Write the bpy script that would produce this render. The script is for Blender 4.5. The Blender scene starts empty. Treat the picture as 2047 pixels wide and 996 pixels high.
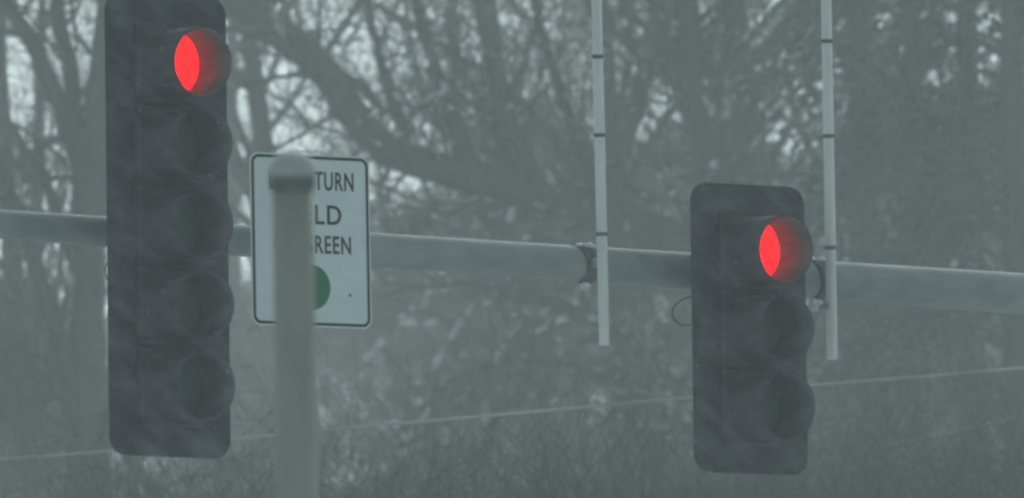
import bpy, math, random
import numpy as np
from mathutils import Vector, Matrix

C = bpy.context.scene.collection
scene = bpy.context.scene
R = math.radians
random.seed(7)
rng = np.random.default_rng(11)

# ------------------------------------------------------------------ camera
FOC, SENS, D0 = 480.0, 36.0, 60.0
PITCH, ROLL = math.atan(0.085), R(0.75)
CAM = Vector((0, 0, 1.6))
cam = bpy.data.cameras.new('camera')
cam.lens, cam.sensor_width, cam.clip_start, cam.clip_end = FOC, SENS, 0.5, 3000
cam.dof.use_dof = True
cam.dof.focus_distance = D0
cam.dof.aperture_fstop = 11.5
co = bpy.data.objects.new('camera', cam)
C.objects.link(co)
ROT = (Matrix.Rotation(math.pi / 2 + PITCH, 3, 'X') @ Matrix.Rotation(ROLL * -1, 3, 'Z'))
co.matrix_world = Matrix.Translation(CAM) @ ROT.to_4x4()
scene.camera = co

def ray(px, py):
    """direction through photo pixel (2047 x 996), scaled to unit depth along the view axis"""
    k = SENS / FOC / 2047.0
    return ROT @ Vector(((px - 1023.5) * k, -(py - 498.0) * k, -1.0))

def P(px, py, depth):
    return CAM + ray(px, py) * depth

def scale_at(depth):
    return depth * SENS / FOC / 2047.0

# ------------------------------------------------------------------ world and light
w = bpy.data.worlds.new('World')
scene.world = w
w.use_nodes = True
nt = w.node_tree
nt.nodes.clear()
sky = nt.nodes.new('ShaderNodeTexSky')
sky.sky_type = 'NISHITA'
sky.sun_disc = False
SUN_EL, SUN_AZ = R(36), R(8)
sky.sun_elevation, sky.sun_rotation = SUN_EL, SUN_AZ
sky.air_density, sky.dust_density, sky.ozone_density = 1.0, 5.0, 1.0
hs = nt.nodes.new('ShaderNodeHueSaturation')
hs.inputs['Saturation'].default_value = 0.10
tint = nt.nodes.new('ShaderNodeMix')
tint.data_type, tint.blend_type = 'RGBA', 'MULTIPLY'
tint.inputs[0].default_value = 1.0
tint.inputs[7].default_value = (0.83, 1.0, 1.035, 1)
bg = nt.nodes.new('ShaderNodeBackground')
bg.inputs['Strength'].default_value = 0.13
wo = nt.nodes.new('ShaderNodeOutputWorld')
nt.links.new(sky.outputs[0], hs.inputs['Color'])
nt.links.new(hs.outputs[0], tint.inputs[6])
nt.links.new(tint.outputs[2], bg.inputs['Color'])
nt.links.new(bg.outputs[0], wo.inputs['Surface'])

sl = bpy.data.lights.new('sun', 'SUN')
sl.energy, sl.angle, sl.color = 0.5, R(30), (1.0, 0.98, 0.95)
so = bpy.data.objects.new('sun', sl)
C.objects.link(so)
sd = Vector((math.sin(SUN_AZ) * math.cos(SUN_EL), math.cos(SUN_AZ) * math.cos(SUN_EL), math.sin(SUN_EL)))
so.rotation_euler = sd.to_track_quat('Z', 'Y').to_euler()
so.location = (0, 0, 40)

scene.view_settings.view_transform = 'Standard'
scene.view_settings.look = 'None'
scene.view_settings.exposure = -0.15
scene.view_settings.gamma = 1.0
scene.render.engine = 'CYCLES'
cy = scene.cycles
cy.max_bounces, cy.diffuse_bounces, cy.glossy_bounces = 6, 3, 2
cy.volume_bounces, cy.transparent_max_bounces = 1, 8
cy.use_denoising = True
cy.pixel_filter_type, cy.filter_width = 'BLACKMAN_HARRIS', 2.7

# ------------------------------------------------------------------ materials
def mat(name, col, rough=0.7, metal=0.0, spec=0.4):
    m = bpy.data.materials.new(name)
    m.use_nodes = True
    b = m.node_tree.nodes['Principled BSDF']
    b.inputs['Base Color'].default_value = (*col, 1)
    b.inputs['Roughness'].default_value = rough
    b.inputs['Metallic'].default_value = metal
    b.inputs['Specular IOR Level'].default_value = spec
    return m

def mottled(name, c1, c2, scale=(1, 1, 1), rot=(0, 0, 0), detail=4, lo=0.35, hi=0.7, rough=0.7, metal=0.0, bump=0.0, coord='Object', spec=0.4):
    m = mat(name, c1, rough, metal, spec)
    t = m.node_tree
    b = t.nodes['Principled BSDF']
    tc = t.nodes.new('ShaderNodeTexCoord')
    mp = t.nodes.new('ShaderNodeMapping')
    mp.vector_type = 'TEXTURE'
    mp.inputs['Scale'].default_value = tuple(1 / q for q in scale)
    mp.inputs['Rotation'].default_value = rot
    n = t.nodes.new('ShaderNodeTexNoise')
    n.inputs['Scale'].default_value = 1.0
    n.inputs['Detail'].default_value = detail
    n.inputs['Roughness'].default_value = 0.6
    r = t.nodes.new('ShaderNodeValToRGB')
    r.color_ramp.elements[0].position = lo
    r.color_ramp.elements[1].position = hi
    r.color_ramp.elements[0].color = (*c1, 1)
    r.color_ramp.elements[1].color = (*c2, 1)
    t.links.new(tc.outputs[coord], mp.inputs['Vector'])
    t.links.new(mp.outputs[0], n.inputs['Vector'])
    t.links.new(n.outputs['Fac'], r.inputs['Fac'])
    t.links.new(r.outputs[0], b.inputs['Base Color'])
    if bump:
        bp = t.nodes.new('ShaderNodeBump')
        bp.inputs['Strength'].default_value = bump
        bp.inputs['Distance'].default_value = 0.01
        t.links.new(n.outputs['Fac'], bp.inputs['Height'])
        t.links.new(bp.outputs[0], b.inputs['Normal'])
    return m

# black signal paint; haze and slanting falling-snow streaks put into its colour
M_black = mottled('black_paint_hazed', (0.034, 0.039, 0.050), (0.145, 0.15, 0.185), (3.8, 3.8, 9.5), (0, R(26), 0), 6, 0.44, 0.72, 0.8)
M_visor = mottled('visor_paint', (0.034, 0.039, 0.050), (0.125, 0.13, 0.155), (3.8, 3.8, 9.5), (0, R(26), 0), 6, 0.44, 0.75, 0.7)
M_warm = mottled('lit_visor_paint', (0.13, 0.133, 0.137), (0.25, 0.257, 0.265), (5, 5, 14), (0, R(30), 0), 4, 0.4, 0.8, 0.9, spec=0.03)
M_inside_pale = mottled('lightened_visor_inside', (0.085, 0.092, 0.108), (0.22, 0.228, 0.25), (4, 4, 9), (0, R(30), 0), 5, 0.35, 0.75, 0.8)  # inside coloured paler so the shade in unlit hoods hardly shows
M_steel = mottled('galvanised_steel', (0.19, 0.225, 0.235), (0.34, 0.385, 0.395), (1.2, 6, 6), (0, 0, 0), 7, 0.3, 0.75, 0.75, 0.0)
M_tube = mottled('pale_tube_paint', (0.60, 0.645, 0.635), (0.76, 0.80, 0.79), (12, 12, 3), (0, 0, 0), 4, 0.3, 0.75, 0.55)
M_dark = mottled('dark_bracket', (0.075, 0.085, 0.085), (0.17, 0.18, 0.175), (30, 30, 30), (0, 0, 0), 3, 0.35, 0.7, 0.7)
M_bolt = mottled('frosted_bolt', (0.45, 0.47, 0.46), (0.75, 0.77, 0.77), (60, 60, 60), (0, 0, 0), 2, 0.35, 0.7, 0.5)
M_post = mottled('weathered_post_paint', (0.275, 0.295, 0.262), (0.38, 0.40, 0.36), (14, 14, 2.5), (0, 0, 0), 5, 0.3, 0.75, 0.7)
M_cap = mottled('post_cap_paint', (0.36, 0.405, 0.40), (0.47, 0.515, 0.51), (30, 30, 30), (0, 0, 0), 4, 0.3, 0.75, 0.6)
M_collar = mottled('collar_neck_shade', (0.12, 0.14, 0.138), (0.175, 0.2, 0.198), (30, 30, 30), (0, 0, 0), 4, 0.3, 0.75, 0.7)  # shade of the tapered neck put into a darker colour
M_sign = mottled('sign_sheeting', (0.60, 0.71, 0.725), (0.71, 0.82, 0.835), (4, 4, 7), (0, R(20), 0), 5, 0.3, 0.8, 0.5)
M_alum = mat('sign_aluminium', (0.35, 0.36, 0.36), 0.45, 0.7)
M_ink = mat('sign_black_ink', (0.014, 0.02, 0.026), 0.6)
M_green = mottled('sign_green_ink', (0.0, 0.14, 0.06), (0.008, 0.19, 0.085), (9, 9, 14), (0, 0, 0), 3, 0.3, 0.7, 0.5)
M_wire = mottled('frosted_cable', (0.20, 0.22, 0.21), (0.46, 0.48, 0.47), (1.5, 1.5, 1.5), (0, 0, 0), 3, 0.3, 0.7, 0.8)
M_rubber = mat('cable_rubber', (0.06, 0.066, 0.066), 0.7)
M_snow = mat('snow', (0.82, 0.84, 0.85), 0.9)
M_ground = mottled('snowy_grass', (0.16, 0.16, 0.12), (0.75, 0.77, 0.78), (0.5, 0.5, 0.5), (0, 0, 0), 8, 0.35, 0.6, 0.95, bump=0.5)
M_bark = mottled('bark', (0.07, 0.072, 0.062), (0.15, 0.15, 0.13), (3, 3, 0.8), (0, 0, 0), 6, 0.3, 0.75, 0.95, bump=0.6)
M_twig = mottled('twig_bark', (0.075, 0.074, 0.064), (0.17, 0.165, 0.145), (0.9, 0.9, 0.9), (0, 0, 0), 3, 0.3, 0.7, 0.95)
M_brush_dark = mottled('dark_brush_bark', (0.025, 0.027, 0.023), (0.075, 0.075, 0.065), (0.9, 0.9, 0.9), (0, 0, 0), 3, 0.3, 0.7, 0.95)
M_brush = mottled('brush_bark', (0.045, 0.046, 0.040), (0.26, 0.26, 0.24), (0.9, 0.9, 0.9), (0, 0, 0), 3, 0.3, 0.7, 0.95)
M_needle = mottled('evergreen_needles', (0.020, 0.026, 0.022), (0.19, 0.20, 0.19), (1.6, 1.6, 0.9), (0, 0, 0), 5, 0.42, 0.72, 0.9)

def lens_mat(name, col, emit=0.0):
    m = mat(name, col, 0.25)
    t = m.node_tree
    b = t.nodes['Principled BSDF']
    if emit:
        tc = t.nodes.new('ShaderNodeTexCoord')
        v = t.nodes.new('ShaderNodeTexVoronoi')
        v.inputs['Scale'].default_value = 62
        v.inputs['Randomness'].default_value = 0.25
        r = t.nodes.new('ShaderNodeMapRange')
        r.inputs['From Min'].default_value, r.inputs['From Max'].default_value = 0.0, 0.6
        r.inputs['To Min'].default_value, r.inputs['To Max'].default_value = emit * 1.4, emit * 0.25
        t.links.new(tc.outputs['Object'], v.inputs['Vector'])
        t.links.new(v.outputs['Distance'], r.inputs['Value'])
        t.links.new(r.outputs[0], b.inputs['Emission Strength'])
        b.inputs['Emission Color'].default_value = (1.0, 0.0006, 0.004, 1)
    return m
M_red_lit = lens_mat('red_lamp_lit', (0.06, 0.0, 0.0), 6.0)
M_amber_off = lens_mat('amber_lens_dark', (0.16, 0.15, 0.13))  # unlit lens colours greyed paler to offset the hood's shade
M_green_off = lens_mat('green_lens_dark', (0.13, 0.16, 0.155))

# ------------------------------------------------------------------ mesh helpers
def tag(o, label=None, cat=None, group=None, kind=None):
    for k, v in (('label', label), ('category', cat), ('group', group), ('kind', kind)):
        if v:
            o[k] = v
    return o

def empty(name, mw, label, cat, group=None):
    o = bpy.data.objects.new(name, None)
    C.objects.link(o)
    o.empty_display_size = 0.1
    o.matrix_world = mw
    return tag(o, label, cat, group)

def link(name, me, m, parent=None, smooth=True):
    o = bpy.data.objects.new(name, me)
    C.objects.link(o)
    if m and not me.materials:
        me.materials.append(m)
    if smooth and len(me.polygons):
        me.polygons.foreach_set('use_smooth', [True] * len(me.polygons))
    if parent:
        o.parent = parent
    return o

def obj(name, verts, faces, m, parent=None, smooth=False):
    me = bpy.data.meshes.new(name)
    me.from_pydata([tuple(v) for v in verts], [], faces)
    me.update()
    return link(name, me, m, parent, smooth)

class MB:
    def __init__(s): s.v, s.f = [], []
    def add(s, v, f):
        n = len(s.v)
        s.v += [tuple(p) for p in v]
        s.f += [tuple(i + n for i in q) for q in f]
        return s
    def build(s, name, m, parent=None, smooth=False): return obj(name, s.v, s.f, m, parent, smooth)

def box(cx, cy_, cz, sx, sy, sz, b=0.0):
    """box with chamfered vertical and horizontal front edges (b)"""
    if not b:
        v = [(cx + i * sx / 2, cy_ + j * sy / 2, cz + k * sz / 2) for i in (-1, 1) for j in (-1, 1) for k in (-1, 1)]
        f = [(0, 1, 3, 2), (4, 6, 7, 5), (0, 4, 5, 1), (2, 3, 7, 6), (0, 2, 6, 4), (1, 5, 7, 3)]
        return v, f
    o = rrect(sx, sz, b * 1.5, 3)
    i_ = rrect(sx - 2 * b, sz - 2 * b, b, 3)
    n = len(o)
    v = [(cx + x, cy_ + sy / 2, cz + z) for x, z in o] + [(cx + x, cy_ - sy / 2 + b, cz + z) for x, z in o] + [(cx + x, cy_ - sy / 2, cz + z) for x, z in i_]
    f = []
    for r in range(2):
        for k in range(n):
            a, c = k, (k + 1) % n
            f.append((r * n + a, r * n + c, (r + 1) * n + c, (r + 1) * n + a))
    f += [tuple(range(n))[::-1], tuple(range(2 * n, 3 * n))]
    return v, f

def rrect(wd, ht, r, n=8):
    pts = []
    for cx, cz, a0 in ((wd / 2 - r, ht / 2 - r, 0), (-wd / 2 + r, ht / 2 - r, 90), (-wd / 2 + r, -ht / 2 + r, 180), (wd / 2 - r, -ht / 2 + r, 270)):
        for k in range(n + 1):
            a = R(a0 + 90 * k / n)
            pts.append((cx + r * math.cos(a), cz + r * math.sin(a)))
    return pts

def plate(pts, y0, y1):
    n = len(pts)
    v = [(x, y0, z) for x, z in pts] + [(x, y1, z) for x, z in pts]
    f = [tuple(range(n)), tuple(range(2 * n - 1, n - 1, -1))]
    f += [(k, k + n, (k + 1) % n + n, (k + 1) % n) for k in range(n)]
    return v, f

def ring_plate(po, pi, y0, y1):
    n = len(po)
    v = [(x, y0, z) for x, z in po] + [(x, y0, z) for x, z in pi] + [(x, y1, z) for x, z in po] + [(x, y1, z) for x, z in pi]
    f = []
    for k in range(n):
        a, b = k, (k + 1) % n
        f += [(a, b, n + b, n + a), (2 * n + a, 3 * n + a, 3 * n + b, 2 * n + b), (a, 2 * n + a, 2 * n + b, b), (n + a, n + b, 3 * n + b, 3 * n + a)]
    return v, f

def lathe(prof, n=32, axis='Z'):
    v, f = [], []
    for r, h in prof:
        for k in range(n):
            a = 2 * math.pi * k / n
            x, y = r * math.cos(a), r * math.sin(a)
            v.append((x, y, h) if axis == 'Z' else ((x, -h, y)))
    for i in range(len(prof) - 1):
        for k in range(n):
            a, b = k, (k + 1) % n
            q = (i * n + a, i * n + b, (i + 1) * n + b, (i + 1) * n + a)
            f.append(q)
    f.append(tuple(range(n))[::-1])
    f.append(tuple(range((len(prof) - 1) * n, len(prof) * n)))
    return v, f

def tubes(paths, sides=3):
    """many tapered tubes at once; paths = list of (points[n,3], radii[n]); grouped by length -> verts, faces arrays"""
    groups = {}
    for p, r in paths:
        groups.setdefault(len(p), []).append((p, r))
    V, F, base = [], [], 0
    ang = np.arange(sides) * 2 * np.pi / sides
    for n, L in groups.items():
        p = np.array([a for a, _ in L], dtype=float)
        r = np.array([b for _, b in L], dtype=float)
        M = len(L)
        t = np.empty_like(p)
        t[:, 1:-1] = p[:, 2:] - p[:, :-2]
        t[:, 0] = p[:, 1] - p[:, 0]
        t[:, -1] = p[:, -1] - p[:, -2]
        t /= np.linalg.norm(t, axis=2, keepdims=True) + 1e-9
        main = (p[:, -1] - p[:, 0])
        ref = np.where(np.abs(main[:, 2:3]) > 0.8 * np.linalg.norm(main, axis=1, keepdims=True), np.array([[0.0, 1.0, 0.02]]), np.array([[0.02, 0.0, 1.0]]))
        u = np.cross(t, ref[:, None, :])
        u /= np.linalg.norm(u, axis=2, keepdims=True) + 1e-9
        q = np.cross(t, u)
        ring = p[:, :, None, :] + r[:, :, None, None] * (u[:, :, None, :] * np.cos(ang)[None, None, :, None] + q[:, :, None, :] * np.sin(ang)[None, None, :, None])
        V.append(ring.reshape(-1, 3))
        idx = np.arange(M * n * sides).reshape(M, n, sides) + base
        a = idx[:, :-1, :]
        b = np.roll(a, -1, axis=2)
        c = idx[:, 1:, :]
        d = np.roll(c, -1, axis=2)
        F.append(np.stack([a, b, d, c], axis=-1).reshape(-1, 4))
        base += M * n * sides
    return np.concatenate(V), np.concatenate(F)

def quad_mesh(name, V, F):
    me = bpy.data.meshes.new(name)
    k = F.shape[1]
    me.vertices.add(len(V))
    me.vertices.foreach_set('co', np.ascontiguousarray(V, dtype=np.float32).ravel())
    me.loops.add(F.size)
    me.loops.foreach_set('vertex_index', np.ascontiguousarray(F, dtype=np.int32).ravel())
    me.polygons.add(len(F))
    me.polygons.foreach_set('loop_start', np.arange(0, F.size, k, dtype=np.int32))
    me.polygons.foreach_set('loop_total', np.full(len(F), k, dtype=np.int32))
    me.update(calc_edges=True)
    return me

def smooth_path(pts, sub=4):
    """Catmull-Rom through 4-D points (x,y,z,radius)"""
    p = [np.array(q, float) for q in pts]
    p = [2 * p[0] - p[1]] + p + [2 * p[-1] - p[-2]]
    out = []
    for i in range(1, len(p) - 2):
        for k in range(sub):
            t = k / sub
            out.append(0.5 * (2 * p[i] + (p[i + 1] - p[i - 1]) * t + (2 * p[i - 1] - 5 * p[i] + 4 * p[i + 1] - p[i + 2]) * t * t + (3 * p[i] - 3 * p[i - 1] + p[i + 1] * 1 - 0 * p[i] - p[i + 1] * 0 - p[i + 1] * 0 - p[i + 1] * 2 + p[i + 2] - p[i + 2] * 0 if False else (-p[i - 1] + 3 * p[i] - 3 * p[i + 1] + p[i + 2])) * t ** 3))
    out.append(p[-2])
    return np.array(out)

# ------------------------------------------------------------------ ground
gx = np.linspace(-300, 300, 61)
gy = np.linspace(-80, 520, 61)
gv = [(x, y, 0.12 * math.sin(x * 0.21) * math.cos(y * 0.17) - 0.1 if abs(x) > 12 else 0.0) for y in gy for x in gx]
gf = [(j * 61 + i, j * 61 + i + 1, (j + 1) * 61 + i + 1, (j + 1) * 61 + i) for j in range(60) for i in range(60)]
tag(obj('ground', gv, gf, M_ground, smooth=True), kind='structure')

# ------------------------------------------------------------------ mast arm
TH = R(36)
TAN = math.tan(TH)
X0 = P(621, 480, D0).x
def arm_depth(px):
    u = ray(px, 500).x
    return (D0 - X0 * TAN) / (1 - u * TAN)
FACE = Matrix.Rotation(TH, 4, 'Z')
front = Vector((math.sin(TH), -math.cos(TH), 0))

def arm_center(px):
    top = 419.5 + 0.0620 * px
    bot = 477.5 + 0.0740 * px
    return (top + bot) / 2, (bot - top) / 2
def arm_point(px):
    c, r = arm_center(px)
    d = arm_depth(px) + 0.30
    return P(px, c, d), r * scale_at(d)

pa, ra = arm_point(-70)
pb, rb = arm_point(2100)
adir = (pb - pa).normalized()
def arm_at(s):                 # s metres from pa
    k = s / (pb - pa).length
    return pa + adir * s, ra + (rb - ra) * k
ARM_LEN = 9.5
mroot_p = arm_at(ARM_LEN)[0]
mroot = empty('mast_arm', Matrix.Translation((mroot_p.x, mroot_p.y, 0)), 'long grey galvanised mast arm running behind the white sign and both signals', 'mast arm')
inv = Matrix.Translation((-mroot_p.x, -mroot_p.y, 0))
pts = [(*(inv @ arm_at(s)[0]), arm_at(s)[1]) for s in np.linspace(0, ARM_LEN, 26)]
V, F = tubes([(np.array(pts)[:, :3], np.array(pts)[:, 3])], 40)
link('arm', quad_mesh('arm', V, F), M_steel, mroot)
e0 = inv @ pa
capv, capf = lathe([(ra * 0.3, 0.012), (ra * 0.8, 0.01), (ra * 1.04, 0.0), (ra * 1.04, -0.05)], 32)
cap = obj('end_cap', capv, capf, M_steel, mroot, True)
cap.matrix_local = Matrix.Translation(e0) @ (-adir).to_track_quat('Z', 'Y').to_matrix().to_4x4()
v, f = lathe([(0.22, 0.0), (0.22, 0.04), (0.165, 0.05), (0.135, mroot_p.z + 0.5), (0.13, mroot_p.z + 0.52), (0.03, mroot_p.z + 0.6)], 32)
obj('pole', v, f, M_steel, mroot, True)

# ------------------------------------------------------------------ traffic signals
def visor_mesh(frosted):  # frosted: inner faces get the colour lightened against shade
    n, L, r0, r1 = 44, 0.252, 0.148, 0.150
    v, f = [], []
    a0, a1 = R(-90 + 1.5), R(270 - 1.5)
    for ring, (r, y) in enumerate(((r1, 0), (r1, -L * 0.5), (r1, -L), (r0, -L), (r0, -L * 0.5), (r0, 0))):
        for k in range(n + 1):
            a = a0 + (a1 - a0) * k / n
            # lower lips of a tunnel visor are cut back a little
            yy = y
            v.append((r * math.cos(a), yy, r * math.sin(a)))
    m = n + 1
    for ring in range(5):
        for k in range(n):
            f.append((ring * m + k, ring * m + k + 1, (ring + 1) * m + k + 1, (ring + 1) * m + k))
    f.append((0, m, 2 * m, 3 * m, 4 * m, 5 * m))
    f.append(tuple(ring * m + n for ring in (5, 4, 3, 2, 1, 0)))
    me = bpy.data.meshes.new('visor')
    me.from_pydata(v, [], f)
    me.update()
    me.materials.append(M_visor)
    me.materials.append(M_inside_pale if frosted else M_warm)
    if True:                     # paler inner colour: cancels shade in unlit hoods, takes the lamp's glow in lit
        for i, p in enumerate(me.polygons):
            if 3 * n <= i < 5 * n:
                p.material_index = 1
    return me
VIS, VIS_UNLIT = visor_mesh(False), visor_mesh(True)

def lens_mesh(m):
    prof = [(0.1475, 0.0), (0.1455, 0.006), (0.12, 0.016), (0.08, 0.024), (0.04, 0.028), (0.004, 0.029)]
    v, f = lathe(prof, 40, 'Y')
    me = bpy.data.meshes.new('lens')
    me.from_pydata(v, [], f)
    me.update()
    me.materials.append(m)
    return me
LENS = {k: lens_mesh(m) for k, m in (('r', M_red_lit), ('a', M_amber_off), ('g', M_green_off))}

def housing_mesh():
    mb = MB()
    mb.add(*box(0, -0.0175, 0, 0.342, 0.035, 0.346, 0.012))            # door in front of the back plate
    mb.add(*box(0, 0.069, 0, 0.335, 0.13, 0.340))                      # body behind
    for s in (-1, 1):
        mb.add(*box(s * 0.176, -0.012, 0.09, 0.012, 0.018, 0.04))      # hinge lugs
        mb.add(*box(s * 0.176, -0.012, -0.09, 0.012, 0.018, 0.04))
    me = bpy.data.meshes.new('housing')
    me.from_pydata(mb.v, [], mb.f)
    me.update()
    me.materials.append(M_black)
    return me
HOUS = housing_mesh()
SEC = 0.3535

def signal(px_c, py_c, n, order, margin, lean, label):
    d = arm_depth(px_c) - 0.06
    c = P(px_c, py_c, d)
    mw = Matrix.Translation(c) @ FACE @ Matrix.Rotation(R(lean), 4, 'Y')
    root = empty('traffic_signal', mw, label, 'traffic signal')
    H = SEC * (n - 1) + 2 * margin
    o = rrect(0.640, H, 0.085, 10)
    v, f = plate(o, 0.0, 0.003)
    obj('backplate', v, f, M_black, root)
    v, f = ring_plate(o, [(x * 0.985, z * (1 - 0.0097 / H)) for x, z in o], 0.003, 0.022)
    for k in range(n):
        z = SEC * ((n - 1) / 2 - k)
        h = link('signal_section', HOUS, None, root, False)
        h.location = (0, 0, z)
        le = link('lens', LENS[order[k]], None, h)
        le.location = (0, -0.036, 0)
        vi = link('visor', VIS if order[k] == 'r' else VIS_UNLIT, None, h)
        vi.location = (0, -0.034, 0)
        vi.rotation_euler = (R(3.6), 0, 0)
    # bracket reaching back to the arm
    mb = MB()
    mb.add(*box(0, 0.16, 0.05, 0.05, 0.06, H * 0.55))
    mb.build('bracket', M_dark, root)
    return root, H

sA, HA = signal(335.5, 450.5, 5, 'ragag', 0.305, 0.0, 'tall black five-section traffic signal with top lamp lit red')
sB, HB = signal(1498, 658, 3, 'rag', 0.298, 0.0, 'short black three-section traffic signal with top lamp lit red')

def loop_cable(parent, pxs, depth, r=0.0035):
    q = smooth_path([(*(parent.matrix_world.inverted() @ P(x, y, depth)), r) for x, y in pxs], 5)
    V, F = tubes([(q[:, :3], q[:, 3])], 8)
    link('cable', quad_mesh('cable', V, F), M_rubber, parent)
bpy.context.view_layer.update()
loop_cable(sA, [(260, 505), (228, 512), (213, 528), (211, 548), (222, 566), (262, 572)], arm_depth(331) + 0.12)
loop_cable(sB, [(1420, 585), (1372, 596), (1349, 612), (1344, 630), (1355, 646), (1378, 650), (1420, 632)], arm_depth(1497) + 0.1)

# ------------------------------------------------------------------ sign
def text_mesh(body, width, height, bold=0.0):
    cu = bpy.data.curves.new('text', 'FONT')
    cu.body, cu.size, cu.align_x = body, 1.0, 'CENTER'
    cu.offset = bold
    cu.space_character = 1.12
    cu.space_word = 1.4
    cu.extrude = 0.004
    cu.resolution_u = 4
    to = bpy.data.objects.new('text', cu)
    C.objects.link(to)
    bpy.context.view_layer.update()
    me = bpy.data.meshes.new_from_object(to.evaluated_get(bpy.context.evaluated_depsgraph_get()))
    bpy.data.objects.remove(to)
    n = len(me.vertices)
    a = np.empty(n * 3, dtype=np.float32)
    me.vertices.foreach_get('co', a)
    a = a.reshape(-1, 3)
    lo, hi = a.min(0), a.max(0)
    b = np.empty_like(a)
    b[:, 0] = (a[:, 0] - (lo[0] + hi[0]) / 2) / (hi[0] - lo[0]) * width
    b[:, 2] = (a[:, 1] - (lo[1] + hi[1]) / 2) / (hi[1] - lo[1]) * height
    b[:, 1] = -a[:, 2] * 0.25
    me.vertices.foreach_set('co', b.ravel())
    me.update()
    me.materials.clear()
    return me

SW, SH = 0.642, 0.762
sgn = empty('road_sign', Matrix.Translation(P(621, 481.5, D0)) @ FACE @ Matrix.Rotation(R(-0.35), 4, 'Y'), 'white rectangular LEFT TURN YIELD ON GREEN sign with black border, partly hidden by grey post', 'road sign')
v, f = plate(rrect(SW, SH, 0.045), -0.0015, 0.0015)
obj('panel', v, f, M_sign, sgn)
v, f = ring_plate(rrect(SW - 0.016, SH - 0.016, 0.038), rrect(SW - 0.042, SH - 0.042, 0.027), -0.0032, -0.0012)
obj('border', v, f, M_ink, sgn)
K = scale_at(D0)
KX = K / math.cos(TH)
def sz(py): return (481.5 - py) * K
for body, cx, yc, wpx, hpx in (('LEFT', 575, 361, 68, 37.5), ('TURN', 668.5, 361, 77, 37.5), ('YIELD', 621, 428.5, 122, 39), ('ON', 566, 488.5, 36, 36.5), ('GREEN', 652.5, 488.5, 95, 36.5)):
    o = link('lettering', text_mesh(body, wpx * KX, hpx * K, 0.012), M_ink, sgn, False)
    o.location = ((cx - 621) * KX, -0.0028, sz(yc))
    o['label'] = 'black word ' + body
dv = [(0.1 * math.cos(2 * math.pi * k / 40), 0.1 * math.sin(2 * math.pi * k / 40)) for k in range(40)]
v, f = plate(dv, -0.0034, -0.001)
o = obj('green_disc', v, f, M_green, sgn)
o.location = (0.0, 0, sz(575))
for bx, by in ((697, 588), (566, 588), (621, 330), (621, 636)):
    v, f = lathe([(0.007, 0), (0.007, 0.003), (0.004, 0.006)], 10, 'Y')
    o = obj('rivet', v, f, M_dark, sgn)
    o.location = ((bx - 621) * KX, -0.0015, sz(by))
mb = MB()
mb.add(*box(-0.12, 0.05, 0.0, 0.04, 0.095, 0.34)).add(*box(0.12, 0.05, 0.0, 0.04, 0.095, 0.34))
mb.build('bracket', M_alum, sgn)

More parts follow.
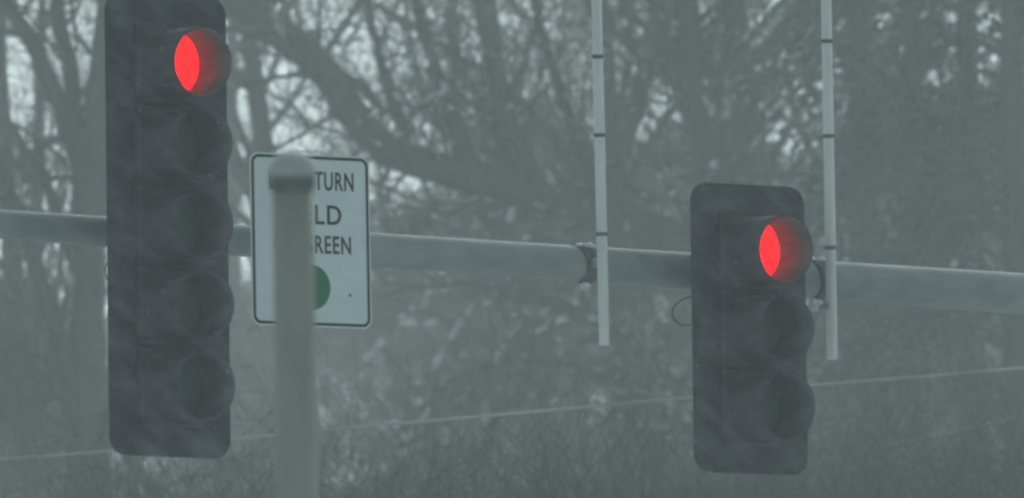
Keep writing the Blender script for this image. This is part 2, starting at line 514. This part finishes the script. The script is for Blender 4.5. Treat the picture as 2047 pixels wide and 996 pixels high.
# ------------------------------------------------------------------ mounting tubes clamped to the arm
def mount_tube(p_top, p_bot, bands, clamp_px, lower, label):
    d = arm_depth(p_bot[0]) + 0.02
    a, b = P(*p_bot, d), P(*p_top, d)
    ax = (b - a).normalized()
    mw = Matrix.Translation(a) @ ax.to_track_quat('Z', 'Y').to_matrix().to_4x4()
    iv = mw.inverted()
    root = empty('mounting_tube', mw, label, 'mounting tube', 'pale vertical tubes clamped to the mast arm')
    L = (b - a).length
    r = 10.6 * scale_at(d)
    v, f = lathe([(r * 0.8, 0.0), (r, 0.002), (r * 1.02, L * 0.3), (r * 0.94, L), (r * 0.7, L + 0.003)], 28)
    obj('tube', v, f, M_tube, root, True)
    for by in bands:
        h = (iv @ P(p_bot[0], by, d)).z
        v, f = lathe([(r * 0.95, -0.009), (r * 1.1, -0.008), (r * 1.1, 0.008), (r * 0.95, 0.009)], 28)
        o = obj('band', v, f, M_dark, root, True)
        o.location = (0, 0, h)
    # saddle clamp round the arm beside the tube
    c, rr = arm_point(clamp_px)
    R_ = rr
    mb = MB()
    n = 28
    for (s, wd) in ((0, 0.062),):
        prof = []
        vv, ff = [], []
        for k in range(n + 1):
            t = R(40 + 225 * k / n)           # over the front of the arm
            wk = wd * (0.55 + 0.45 * math.cos((k / n - 0.22) * 2.6) ** 2)
            for q in (-1, 1):
                for rad in (R_ * 1.01, R_ * 1.10):
                    e = Vector((0, 0, 1)) * math.sin(t) + front * -math.cos(t)
                    vv.append(iv @ (c + e * rad + adir * q * wk))
        for k in range(n):
            i = 4 * k
            ff += [(i, i + 4, i + 6, i + 2), (i + 1, i + 3, i + 7, i + 5), (i, i + 1, i + 5, i + 4), (i + 2, i + 6, i + 7, i + 3)]
        mb.add(vv, ff)
    mb.build('clamp', M_dark, root, True)
    # arm from clamp to tube
    tmid = (iv @ P(p_bot[0], arm_center(clamp_px)[0], d)).z
    cl = iv @ (c + front * R_ * 1.05)
    V, F = tubes([(np.array([cl, (0, 0, tmid)]), np.array([0.022, 0.020]))], 12)
    link('strut', quad_mesh('strut', V, F), M_steel, root)
    # top bolts with snow on them, lower bolt
    pc, pr = arm_center(clamp_px)
    for dx, dy, s in ((-9, -pr - 3, 0.8), (9, -pr - 3, 0.9), (3, pr + 8, 1.0)):
        v, f = lathe([(0.010, -0.02), (0.016, -0.012), (0.019, 0.0), (0.016, 0.012), (0.009, 0.019)], 14)
        o = obj('bolt', v, f, M_bolt, root, True)
        o.location = iv @ (P(clamp_px + dx, pc + dy, d - 0.02))
        o.scale = (s * 1.3, s * 1.1, s * (0.5 if dy < 0 else 0.8))
    if lower:
        q0, q1 = iv @ P(lower[0], lower[1], d - 0.02), Vector((0, 0, (iv @ P(p_bot[0], lower[1] + 3, d)).z))
        V, F = tubes([(np.array([q0, q1]), np.array([0.020, 0.018]))], 14)
        link('cross_pipe', quad_mesh('cross_pipe', V, F), M_steel, root)
        v, f = lathe([(0.006, -0.03), (0.02, -0.022), (0.027, 0.0), (0.02, 0.022), (0.006, 0.03)], 16)
        o = obj('end_ball', v, f, M_bolt, root, True)
        o.location = q0
    return root

mount_tube((1189, -150), (1208, 691), (113, 270, 468), 1167, None, 'pale banded tube between the white sign and the three-section signal')
mount_tube((1649, -150), (1664, 719), (82, 272, 495), 1632, (1627, 610), 'pale banded tube just right of the three-section signal')

# ------------------------------------------------------------------ foreground post
DP = 30.0
kp = scale_at(DP)
pt, pm = P(583, 302, DP), P(595.5, 996, DP)
ax = (pt - pm).normalized()
base = pm - ax * (pm.z / ax.z)
mw = Matrix.Translation(base) @ ax.to_track_quat('Z', 'Y').to_matrix().to_4x4()
post = empty('post', mw, 'grey round post with domed cap standing in front of the white sign', 'post')
HT = (mw.inverted() @ pt).z
def hp(py): return HT - (py - 308) * kp
v, f = lathe([(0.075, 0.0), (0.075, 0.02), (42 * kp, 0.03), (41.5 * kp, hp(600)), (41.5 * kp, hp(384))], 36)
obj('shaft', v, f, M_post, post, True)
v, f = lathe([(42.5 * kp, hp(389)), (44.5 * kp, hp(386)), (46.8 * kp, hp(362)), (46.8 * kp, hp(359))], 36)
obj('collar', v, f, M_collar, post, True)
v, f = lathe([(46 * kp, hp(358.5)), (48.8 * kp, hp(357)), (48.8 * kp, hp(348)), (46 * kp, hp(336)), (40 * kp, hp(325)), (31 * kp, hp(315)), (17 * kp, hp(310)), (2 * kp, hp(308))], 36)
obj('cap', v, f, M_cap, post, True)

# ------------------------------------------------------------------ cables
def wire(pxs, depth, rpx, label):
    r = rpx * scale_at(depth)
    q = smooth_path([(*P(x, y, depth), r) for x, y in pxs], 6)
    V, F = tubes([(q[:, :3], q[:, 3])], 8)
    tag(link('cable', quad_mesh('cable', V, F), M_wire), label, 'cable', 'frosted cables behind the signals')
wire([(-900, 982), (0, 918), (213, 902), (640, 861), (1000, 829), (1380, 795), (1620, 771), (2047, 735), (2900, 655)], 68, 3.0, 'long pale cable crossing behind both signals and the post')
wire([(1100, 1010), (1600, 928), (1850, 873), (1960, 850), (2300, 772)], 128, 1.5, 'short faint cable among the branches low at the right')

# ------------------------------------------------------------------ trees
def unit(v): return v / (np.linalg.norm(v) + 1e-9)

S = 1.6      # how far out the tree belt stands (and so how big its trees are)

class Tree:
    def __init__(s, seed):
        s.rng = np.random.default_rng(seed)
        s.big, s.fine = [], []
    def grow(s, p, d, length, r, lev, up=0.12, maxlev=4, dens=1.0, droop=0.0, bias=None):
        g = s.rng
        n = (7, 6, 6, 5, 4)[min(lev, 4)]
        pts, rad = [np.array(p, float)], [r]
        d = unit(np.array(d, float))
        step = length / (n - 1)
        rend = max(r * 0.35, 0.0022)
        dirs = [d]
        for i in range(1, n):
            d = d + g.normal(0, 0.17 + 0.03 * lev, 3)
            d[2] += up - droop * (i / n)
            if bias is not None:
                d = d + bias
            d = unit(d)
            dirs.append(d)
            pts.append(pts[-1] + d * step)
            rad.append(r + (rend - r) * i / (n - 1))
        (s.big if lev < 2 else s.fine).append((np.array(pts), np.array(rad)))
        if lev >= maxlev:
            return
        nch = int(g.poisson((8, 8, 8, 6, 4)[lev] * dens)) + 1
        for _ in range(nch):
            t = g.uniform(0.2, 1.0) ** 0.8 * (n - 1)
            i = min(int(t), n - 2)
            q = pts[i] + (pts[i + 1] - pts[i]) * (t - i)
            rr = (rad[i] + (rad[i + 1] - rad[i]) * (t - i)) * g.uniform(0.35, 0.7)
            side = unit(np.cross(dirs[i], g.normal(0, 1, 3)))
            a = R(g.uniform(25, 65))
            nd = dirs[i] * math.cos(a) + side * math.sin(a)
            s.grow(q, nd, length * g.uniform(0.35, 0.7), max(rr, 0.003), lev + 1, up, maxlev, dens, droop, bias)
    def meshes(s, name):
        out = []
        for L, k, nm in ((s.big, 8, 'trunk'), (s.fine, 3, 'crown')):
            if L:
                V, F = tubes(L, k)
                out.append(quad_mesh(nm, V, F))
            else:
                out.append(None)
        return out

def limb(T, pxs, depth, dz=0.0, sub=5):
    """big limb through photo pixels (x, y, width px) at its own distance, returned as 4-D path"""
    k = scale_at(depth)
    pts = []
    for i, (x, y, wd) in enumerate(pxs):
        p = P(x, y, depth + dz * i)
        pts.append((*p, wd * 0.5 * k))
    q = smooth_path(pts, sub)
    q[:, :3] += T.rng.normal(0, 0.006 * k / 0.004, (len(q), 3))
    T.big.append((q[:, :3], q[:, 3]))
    return q
def sprout(T, q, n, length, lev=2, up=0.1, t0=0.0, droop=0.0, maxlev=4, dens=1.0, bias=None, rmax=0.03):
    g = T.rng
    for _ in range(n):
        i = int(g.uniform(t0, 0.999) * (len(q) - 1))
        d = unit(q[i + 1, :3] - q[i, :3])
        side = unit(np.cross(d, g.normal(0, 1, 3)))
        a = R(g.uniform(30, 75))
        T.grow(q[i, :3], d * math.cos(a) + side * math.sin(a), S * length * g.uniform(0.5, 1.2), min(q[i, 3] * g.uniform(0.25, 0.5), S * rmax * g.uniform(0.5, 1)), lev, up, maxlev, dens, droop, bias)

def tree_obj(T, base, label, name='bare_tree', group=None):
    root = empty(name, Matrix.Translation(base), label, 'tree', group)
    tm, cm = T.meshes(name)
    for nm, me, m in (('trunk', tm, M_bark), ('crown', cm, M_twig)):
        if me:
            me.transform(Matrix.Translation(-Vector(base)))
            o = link(nm, me, m, root)
            if nm == 'crown':
                o['kind'] = 'stuff'
    return root

# big forked tree left of the tall signal
dA = 100.0 * S
T = Tree(3)
gA = P(178, 996, dA)
k = scale_at(dA)
ground_py = 996 + gA.z / k
q = limb(T, [(168, ground_py, 190), (176, 1500, 105), (176, 1000, 92), (172, 760, 84), (178, 620, 66), (178, 500, 66), (182, 400, 78), (188, 300, 72), (202, 180, 62), (214, 60, 54), (226, -90, 46), (250, -400, 30)], dA)
sprout(T, q, 14, 1.5, 2, 0.1, 0.62, dens=0.7)
q = limb(T, [(180, 360, 58), (150, 290, 44), (112, 190, 38), (66, 90, 34), (14, 10, 30), (-60, -120, 22), (-160, -330, 12)], dA, -0.1)
sprout(T, q, 20, 1.4, 2, 0.08, dens=0.7)
q = limb(T, [(150, 272, 40), (142, 150, 34), (120, 40, 30), (104, -100, 22), (80, -300, 12)], dA, 0.12)
sprout(T, q, 12, 1.3, 2, 0.08, dens=0.7)
q = limb(T, [(168, 830, 50), (122, 700, 38), (88, 590, 36), (62, 500, 32), (26, 400, 26), (-30, 290, 18), (-110, 150, 9)], dA, -0.08)
sprout(T, q, 22, 1.3, 2, 0.05, dens=0.7)
q = limb(T, [(170, 560, 40), (130, 480, 24), (104, 400, 20), (60, 310, 14), (10, 230, 8)], dA, 0.1)
sprout(T, q, 16, 1.1, 2, 0.05)
q = limb(T, [(176, 800, 50), (100, 775, 44), (40, 742, 38), (-40, 690, 30), (-180, 600, 18)], dA, 0.1)
sprout(T, q, 30, 1.2, 2, 0.0)
q = limb(T, [(176, 900, 50), (120, 868, 50), (60, 830, 46), (-20, 800, 40), (-180, 740, 24)], dA, -0.1)
sprout(T, q, 34, 1.0, 2, 0.0)
q = limb(T, [(160, 690, 30), (205, 800, 36), (240, 870, 32), (290, 960, 24), (360, 1080, 12)], dA, -0.06)
sprout(T, q, 16, 1.0, 2, -0.05)
q = limb(T, [(196, 250, 30), (250, 150, 24), (330, 90, 20), (430, 60, 14), (540, 60, 8)], dA, 0.15)
sprout(T, q, 16, 1.2, 2, 0.05, dens=0.7)
tree_obj(T, (gA.x, gA.y, 0), 'bare tree with thick forked trunk left of the five-section signal')

# arching limb tree behind the sign and the short signal
dB = 106.0 * S
T = Tree(8)
kB = scale_at(dB)
gB = P(1500, 996, dB)
gpy = 996 + gB.z / kB
q = limb(T, [(1530, gpy, 190), (1522, 1500, 130), (1510, 1000, 112), (1495, 760, 104), (1470, 560, 92), (1440, 380, 78), (1400, 200, 66), (1376, 60, 52), (1350, -100, 40), (1320, -330, 22)], dB)
sprout(T, q, 60, 1.9, 2, 0.10, 0.45, bias=np.array((-0.06, 0, 0)))
limbB = limb(T, [(1478, 600, 80), (1380, 500, 72), (1240, 432, 70), (1080, 392, 70), (920, 348, 68), (800, 312, 66), (738, 268, 66), (700, 220, 64), (655, 152, 66), (600, 96, 66), (520, 38, 70), (440, -16, 64), (340, -90, 52), (180, -230, 30)], dB, 0.02)
sprout(T, limbB[:int(len(limbB) * 0.42)], 60, 1.4, 2, 0.06, 0.05)
sprout(T, limbB[int(len(limbB) * 0.42):], 26, 1.2, 2, 0.06, 0.0, dens=0.6)
q = limb(T, [(640, 146, 18), (600, 150, 12), (540, 156, 9), (478, 176, 7), (410, 210, 5)], dB); sprout(T, q, 9, 0.7, 3)
q = limb(T, [(690, 222, 14), (650, 240, 9), (600, 272, 8), (560, 292, 7), (500, 320, 4)], dB); sprout(T, q, 8, 0.6, 3)
q = limb(T, [(618, 256, 6), (590, 214, 8), (548, 192, 7), (500, 168, 5), (440, 140, 4)], dB, 0.05); sprout(T, q, 10, 0.6, 3)
q = limb(T, [(830, 330, 44), (800, 240, 30), (776, 180, 22), (752, 90, 18), (735, 0, 14), (720, -120, 8)], dB, -0.1); sprout(T, q, 9, 1.0, 2, 0.1, dens=0.7)
q = limb(T, [(760, 215, 10), (722, 176, 20), (690, 160, 26), (640, 130, 24)], dB, 0.0)
q = limb(T, [(960, 365, 44), (910, 250, 32), (872, 140, 26), (840, 40, 22), (815, -80, 16), (780, -260, 8)], dB, 0.1); sprout(T, q, 9, 1.0, 2, 0.1, dens=0.7)
q = limb(T, [(1090, 395, 40), (1030, 270, 28), (985, 150, 22), (960, 40, 18), (930, -120, 10)], dB, -0.12); sprout(T, q, 9, 1.0, 2, 0.1, dens=0.7)
q = limb(T, [(1220, 430, 40), (1160, 300, 26), (1118, 180, 20), (1080, 60, 16), (1050, -100, 9)], dB, 0.12); sprout(T, q, 9, 1.0, 2, 0.1, dens=0.7)
q = limb(T, [(1415, 260, 40), (1350, 130, 26), (1300, 20, 20), (1260, -120, 12)], dB, -0.12); sprout(T, q, 9, 1.0, 2, 0.1, dens=0.7)
q = limb(T, [(1420, 250, 30), (1444, 140, 22), (1462, 30, 18), (1480, -120, 10)], dB, 0.12); sprout(T, q, 26, 1.0, 2, 0.1)
q = limb(T, [(1500, 960, 50), (1380, 850, 34), (1250, 775, 26), (1130, 738, 22), (1040, 724, 20), (950, 738, 16), (870, 790, 12), (800, 870, 6)], dB, 0.05); sprout(T, q, 44, 0.9, 2, 0.0)
q = limb(T, [(1490, 820, 40), (1330, 740, 30), (1180, 640, 24), (1060, 590, 18), (900, 570, 12), (760, 590, 6)], dB, -0.1); sprout(T, q, 50, 1.0, 2, 0.03)
rootB = tree_obj(T, (gB.x, gB.y, 0), 'bare tree whose thick limb arches up left above the white sign')

def bright_clumps(T, base, parent, n, seed):
    """white clumps set along the finer branches"""
    g = np.random.default_rng(seed)
    ph = (1 + 5 ** 0.5) / 2
    ico = np.array([(-1, ph, 0), (1, ph, 0), (-1, -ph, 0), (1, -ph, 0), (0, -1, ph), (0, 1, ph), (0, -1, -ph), (0, 1, -ph), (ph, 0, -1), (ph, 0, 1), (-ph, 0, -1), (-ph, 0, 1)]) / 1.9
    fc = np.array([(0, 11, 5), (0, 5, 1), (0, 1, 7), (0, 7, 10), (0, 10, 11), (1, 5, 9), (5, 11, 4), (11, 10, 2), (10, 7, 6), (7, 1, 8), (3, 9, 4), (3, 4, 2), (3, 2, 6), (3, 6, 8), (3, 8, 9), (4, 9, 5), (2, 4, 11), (6, 2, 10), (8, 6, 7), (9, 8, 1)])
    V, F = [], []
    cand = [q for q in T.fine if len(q[0]) >= 6]
    for k in range(n):
        p, r = cand[int(g.integers(len(cand)))]
        i = int(g.integers(0, len(p) - 1))
        d = unit(p[i + 1] - p[i])
        c = p[i] + (p[i + 1] - p[i]) * g.uniform(0, 1) + np.array((0, 0, r[i] * 0.8))
        s = g.uniform(0.02, 0.06)
        v = ico * s * g.uniform(0.6, 1.3, (12, 1))
        v = v + np.outer(v @ d, d) * g.uniform(0.3, 2.2)
        V.append(v + c - np.array(base))
        F.append(fc + 12 * k)
    o = link('bright_clumps', quad_mesh('bright_clumps', np.concatenate(V), np.concatenate(F)), M_snow, parent)
    o['kind'] = 'stuff'
bright_clumps(T, (gB.x, gB.y, 0), rootB, 900, 4)  # added white clumps stand in for bright gaps among the branches

# generic bare trees, three shapes shared between all
def generic_bare(seed, H, bias=None):
    T = Tree(seed)
    g = T.rng
    z = np.linspace(0, H, 10)
    tr = np.stack([np.cumsum(g.normal(0, 0.08, 10)), np.cumsum(g.normal(0, 0.08, 10)), z], 1)
    r = 0.25 * (1 - z / H) ** 0.9 + 0.006
    T.big.append((tr, r))
    for i in range(22):
        t = g.uniform(0.28, 1.0) * 9
        j = min(int(t), 8)
        p = tr[j] + (tr[j + 1] - tr[j]) * (t - j)
        a = g.uniform(0, 2 * math.pi)
        T.grow(p, (math.cos(a), math.sin(a), g.uniform(0.5, 1.6)), g.uniform(2.2, 4.2) * (1.15 - 0.5 * t / 9), 0.045, 1, 0.07, 4, 0.52, 0.0, bias)
    a, b = T.meshes('bare')
    a.materials.append(M_bark); b.materials.append(M_twig)
    for me in (a, b):
        me.polygons.foreach_set('use_smooth', [True] * len(me.polygons))
    return a, b
BARE = [generic_bare(s, h, b) for s, h, b in ((21, 17.0, np.array((-0.05, 0, 0.03))), (22, 18.5, np.array((-0.03, 0, 0.0))), (23, 16.0, None))]

def brush(seed, H):
    T = Tree(seed)
    g = T.rng
    for i in range(5):
        a = g.uniform(0, 6.28)
        T.grow((0.25 * math.cos(a), 0.25 * math.sin(a), 0), (0.22 * math.cos(a), 0.22 * math.sin(a), 1), H * g.uniform(0.7, 1.0), 0.09, 0, 0.08, 4, 1.15)
    a, b = T.meshes('brush')
    top = max(v.co.z for v in b.vertices)
    a.materials.append(M_bark); b.materials.append(M_brush)
    for me in (a, b):
        me.transform(Matrix.Scale(H / top, 4))
        me.polygons.foreach_set('use_smooth', [True] * len(me.polygons))
    return a, b
BRUSH = [brush(61, 10.0), brush(62, 10.0), brush(63, 10.0)]
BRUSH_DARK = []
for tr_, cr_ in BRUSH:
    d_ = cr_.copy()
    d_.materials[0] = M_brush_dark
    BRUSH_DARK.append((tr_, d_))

def place_brush(px, depth, kind, rz, h, label, kinds=BRUSH):
    x = P(px, 996, depth).x
    sc = h / 10.0
    o = empty('bare_bush', Matrix.LocRotScale(Vector((x, depth, 0)), Matrix.Rotation(rz, 3, 'Z'), Vector((sc, sc, sc))), label, 'bush', 'tall bare bushes of the dark thicket')
    for nm, me in zip(('trunk', 'crown'), kinds[kind]):
        c = bpy.data.objects.new(nm, me)
        C.objects.link(c)
        c.parent = o
        if nm == 'crown':
            c['kind'] = 'stuff'

def place_bare(px, depth, kind, rz, sc, label, tilt=0.0):
    depth, sc = depth * S, sc * S
    x = P(px, 996, depth).x
    o = empty('bare_tree', Matrix.LocRotScale(Vector((x, depth, 0)), Matrix.Rotation(R(tilt), 3, 'Y') @ Matrix.Rotation(rz, 3, 'Z'), Vector((sc, sc, sc))), label, 'tree', 'bare trees in the haze')
    for nm, me in zip(('trunk', 'crown'), BARE[kind]):
        c = bpy.data.objects.new(nm, me)
        C.objects.link(c)
        c.parent = o
        if nm == 'crown':
            c['kind'] = 'stuff'
    return o
place_bare(40, 118, 0, 0.3, 0.96, 'hazy bare tree behind the forked trunk at the far left')
place_bare(760, 122, 2, 4.0, 1.08, 'hazy bare tree rising just right of the white sign', -5)
place_bare(1290, 124, 1, 2.7, 1.0, 'hazy bare tree between the left banded tube and the short signal', -6)
place_bare(1540, 117, 2, 0.9, 1.08, 'hazy bare tree rising above the three-section signal', -6)
place_bare(1790, 112, 0, 3.3, 1.06, 'hazy bare tree rising just right of the right banded tube', -6)
place_bare(2010, 116, 1, 1.2, 1.06, 'hazy bare tree at the far right edge', -3)

# evergreens behind: drooping boughs with many small needle sprays
def evergreen(seed, H, n_bough, per, spread, zlo=0.35, big=1.0):
    g = np.random.default_rng(seed)
    boughs = []
    cen, axes = [], []
    for i in range(n_bough):
        u = g.uniform(zlo, 1.0)
        z = H * u
        Lb = spread * (1.08 - u) ** 0.6 * g.uniform(0.6, 1.1) + 0.3
        a = g.uniform(0, 2 * math.pi)
        n = 7
        t = np.linspace(0, 1, n)
        pts = np.stack([np.cos(a) * Lb * t, np.sin(a) * Lb * t, z + 0.25 * Lb * np.sin(t * 2.4) - 0.55 * Lb * t ** 2], 1)
        boughs.append((pts, 0.03 * (1 - 0.8 * t)))
        m = per
        tt = g.uniform(0.15, 1.0, m) ** 0.8
        k = np.clip((tt * (n - 1)).astype(int), 0, n - 2)
        fr = tt * (n - 1) - k
        c = pts[k] + (pts[k + 1] - pts[k]) * fr[:, None]
        cen.append(c + g.normal(0, 0.11, (m, 3)))
        d = np.stack([np.cos(a) + g.normal(0, 0.5, m), np.sin(a) + g.normal(0, 0.5, m), g.normal(-0.9, 0.5, m)], 1)
        axes.append(d)
    c = np.concatenate(cen)
    d = np.concatenate(axes)
    d /= np.linalg.norm(d, axis=1, keepdims=True)
    s = np.cross(d, g.normal(0, 1, d.shape))
    s /= np.linalg.norm(s, axis=1, keepdims=True)
    Ln = big * g.uniform(0.05, 0.14, len(c))[:, None]
    Wn = big * g.uniform(0.008, 0.02, len(c))[:, None]
    V = np.stack([c, c + d * Ln * 0.5 + s * Wn, c + d * Ln, c + d * Ln * 0.5 - s * Wn], 1).reshape(-1, 3)
    F = np.arange(len(V)).reshape(-1, 4)
    crown = quad_mesh('crown', V, F)
    z = np.linspace(0, H * 0.98, 8)
    tr = (np.stack([np.zeros(8), np.zeros(8), z], 1), 0.24 * (1 - z / H) + 0.015)
    V1, F1 = tubes([tr], 8)
    V2, F2 = tubes(boughs, 5)
    trunk = quad_mesh('trunk', np.concatenate([V1, V2]), np.concatenate([F1, F2 + len(V1)]))
    crown.materials.append(M_needle)
    trunk.materials.append(M_bark)
    return trunk, crown
EVER = [evergreen(31, 19, 240, 260, 2.6), evergreen(32, 18, 260, 260, 3.0)]
LOOSE = [evergreen(33, 19, 85, 110, 3.4, 0.2, 1.9), evergreen(34, 18, 90, 110, 3.6, 0.2, 1.9)]

def place_ever(px, depth, kind, rz, sc, label, s=S, kinds=EVER):
    depth, sc = depth * s, sc * s
    x = P(px, 996, depth).x
    o = empty('evergreen_tree', Matrix.LocRotScale(Vector((x, depth, 0)), Matrix.Rotation(rz, 3, 'Z'), Vector((sc, sc, sc))), label, 'tree', 'evergreens in the haze')
    for nm, me in zip(('trunk', 'crown'), kinds[kind]):
        c = bpy.data.objects.new(nm, me)
        C.objects.link(c)
        c.parent = o
        if nm == 'crown':
            c['kind'] = 'stuff'
for px, dep, kd, rz, sc, lb in (
        (70, 143, 1, 0.9, 0.64, 'low dark evergreen at the bottom left corner behind the forked trunk'),
        (1840, 108, 0, 1.6, 0.90, 'dark evergreen filling the haze right of the right banded tube'),
        (1950, 116, 0, 2.9, 1.0, 'dark evergreen between the right banded tube and the right edge'),
        (2040, 104, 1, 3.9, 0.92, 'dark evergreen at the far right edge')):
    place_ever(px, dep, kd, rz, sc, lb, S, LOOSE if px in (1840, 1950) else EVER)

# pale far row, almost lost in the haze
for px, dep, kd, rz, sc, lb in (
        (-40, 250, 0, 0.2, 1.17, 'palest far evergreen low at the left edge'), (180, 262, 1, 1.2, 1.24, 'palest far evergreen behind the forked trunk'),
        (380, 255, 0, 2.0, 1.20, 'palest far evergreen low behind the tall signal'), (475, 259, 1, 0.3, 1.26, 'palest far evergreen in the gap between tall signal and sign'), (560, 268, 1, 3.1, 1.27, 'palest far evergreen behind the white sign'),
        (740, 252, 0, 4.0, 1.22, 'palest far evergreen just right of the white sign'), (900, 264, 1, 5.0, 1.38, 'palest far evergreen midway along the bare arm'),
        (1060, 250, 0, 0.9, 1.33, 'palest far evergreen left of the left banded tube'), (1230, 260, 1, 1.9, 1.38, 'palest far evergreen right of the left banded tube'),
        (1400, 248, 0, 2.6, 1.29, 'palest far evergreen left of the short signal'),
        (1580, 256, 1, 3.6, 1.38, 'palest far evergreen behind the short signal'), (1760, 246, 0, 0.6, 1.33, 'palest far evergreen right of the right banded tube'), (1925, 252, 1, 2.2, 1.40, 'palest far evergreen near the right edge'), (2070, 246, 0, 4.4, 1.36, 'palest far evergreen at the right edge')):
    place_ever(px, dep, kd, rz, sc, lb, S / 1.35)
for px, dep, kd, rz, sc, lb in (
        (90, 210, 2, 0.7, 1.62, 'pale far bare tree near the left edge'),
        (500, 226, 0, 2.4, 1.72, 'pale far bare tree in the gap between tall signal and sign'),
        (860, 230, 1, 4.6, 1.72, 'pale far bare tree over the middle of the arm'),
        (1390, 226, 2, 1.1, 1.85, 'pale far bare tree just left of the three-section signal'),
        (1700, 220, 0, 3.9, 1.72, 'pale far bare tree over the right banded tube')):
    place_bare(px, dep / 1.35, kd, rz, sc / 1.35, lb)

# low dark thicket of bare bushes standing nearer, stepping down towards the camera
g = np.random.default_rng(17)
spots = ((60, 'at the bottom left corner'), (200, 'under the left side of the tall signal'), (420, 'left of the grey post'), (700, 'under the white sign'), (960, 'between the sign and the left banded tube'), (1160, 'under the left banded tube'),
         (1330, 'just left of the three-section signal'), (1500, 'behind the three-section signal'), (1660, 'under the right banded tube'), (1850, 'right of the right banded tube'), (2100, 'at the right edge of the picture'))
for dep, top, pxs, row in ((114, 570, (760, 960, 1130, 1330, 1560, 1760, 1960, 2130), 'back row'), (104, 680, (500, 640, 880, 1180, 1420, 1700, 1900, 2080), 'middle row'), (92, 790, (60, 200, 620, 1010, 1290, 1600, 1820, 2030), 'nearest row')):
    seen = {}
    for px in pxs:
        kd = int(g.integers(0, 3))
        py = top + g.uniform(-110, 90) - (px - 1300) * 0.14
        h = P(px, py, dep).z
        where = min(spots, key=lambda q: abs(q[0] - px) + 1000 * (q[1] in seen))[1]
        seen[where] = 1
        place_brush(px, dep + g.uniform(-3, 3), kd, g.uniform(0, 6.28), h, 'bare bush in the dark thicket, ' + row + ', ' + where)

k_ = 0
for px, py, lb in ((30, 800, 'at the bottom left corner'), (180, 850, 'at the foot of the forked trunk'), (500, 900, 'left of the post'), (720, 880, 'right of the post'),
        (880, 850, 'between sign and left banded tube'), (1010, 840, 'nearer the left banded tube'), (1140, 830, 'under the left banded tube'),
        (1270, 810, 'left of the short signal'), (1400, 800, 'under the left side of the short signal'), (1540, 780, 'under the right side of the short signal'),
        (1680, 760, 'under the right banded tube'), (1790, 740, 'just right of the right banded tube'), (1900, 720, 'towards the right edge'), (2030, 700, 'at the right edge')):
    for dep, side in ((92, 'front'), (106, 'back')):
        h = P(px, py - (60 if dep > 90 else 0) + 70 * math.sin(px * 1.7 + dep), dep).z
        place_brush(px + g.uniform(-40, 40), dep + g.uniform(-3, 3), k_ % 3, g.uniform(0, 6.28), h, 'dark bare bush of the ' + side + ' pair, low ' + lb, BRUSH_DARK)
        k_ += 1

# ------------------------------------------------------------------ falling snow
def snowfall():
    g = np.random.default_rng(5)
    n = 2500
    d = g.uniform(18.0 ** 3, 59.0 ** 3, n) ** (1 / 3)
    px = g.uniform(-300, 2350, n)
    py = g.uniform(-250, 1250, n)
    ctr = np.array([P(a, b, c) for a, b, c in zip(px, py, d)])
    r = g.uniform(0.0008, 0.0018, n)[:, None]
    oc = np.array([(1, 0, 0), (-1, 0, 0), (0, 1, 0), (0, -1, 0), (0, 0, 1.3), (0, 0, -1.3)])
    V = (ctr[:, None, :] + oc[None] * r[:, None, :] * g.uniform(0.6, 1.3, (n, 6, 1))).reshape(-1, 3)
    fc = np.array([(0, 2, 4), (2, 1, 4), (1, 3, 4), (3, 0, 4), (2, 0, 5), (1, 2, 5), (3, 1, 5), (0, 3, 5)])
    F = (np.arange(n)[:, None, None] * 6 + fc[None]).reshape(-1, 3)
    tag(link('falling_snow', quad_mesh('falling_snow', V, F), M_snow), 'fine snowflakes falling through the air around the signals', 'snow', kind='stuff')
snowfall()

# ------------------------------------------------------------------ haze
hz = bpy.data.materials.new('haze')
hz.use_nodes = True
t = hz.node_tree
t.nodes.clear()
out = t.nodes.new('ShaderNodeOutputMaterial')
vol = t.nodes.new('ShaderNodeVolumePrincipled')
vol.inputs['Color'].default_value = (0.93, 0.975, 0.965, 1)
vol.inputs['Density'].default_value = 0.0019
vol.inputs['Anisotropy'].default_value = 0.0
t.links.new(vol.outputs[0], out.inputs['Volume'])
v, f = box(0, 260, 21.5, 700, 760, 45)
tag(obj('haze', v, f, hz), 'pale grey snow haze filling the air', 'haze', kind='stuff')
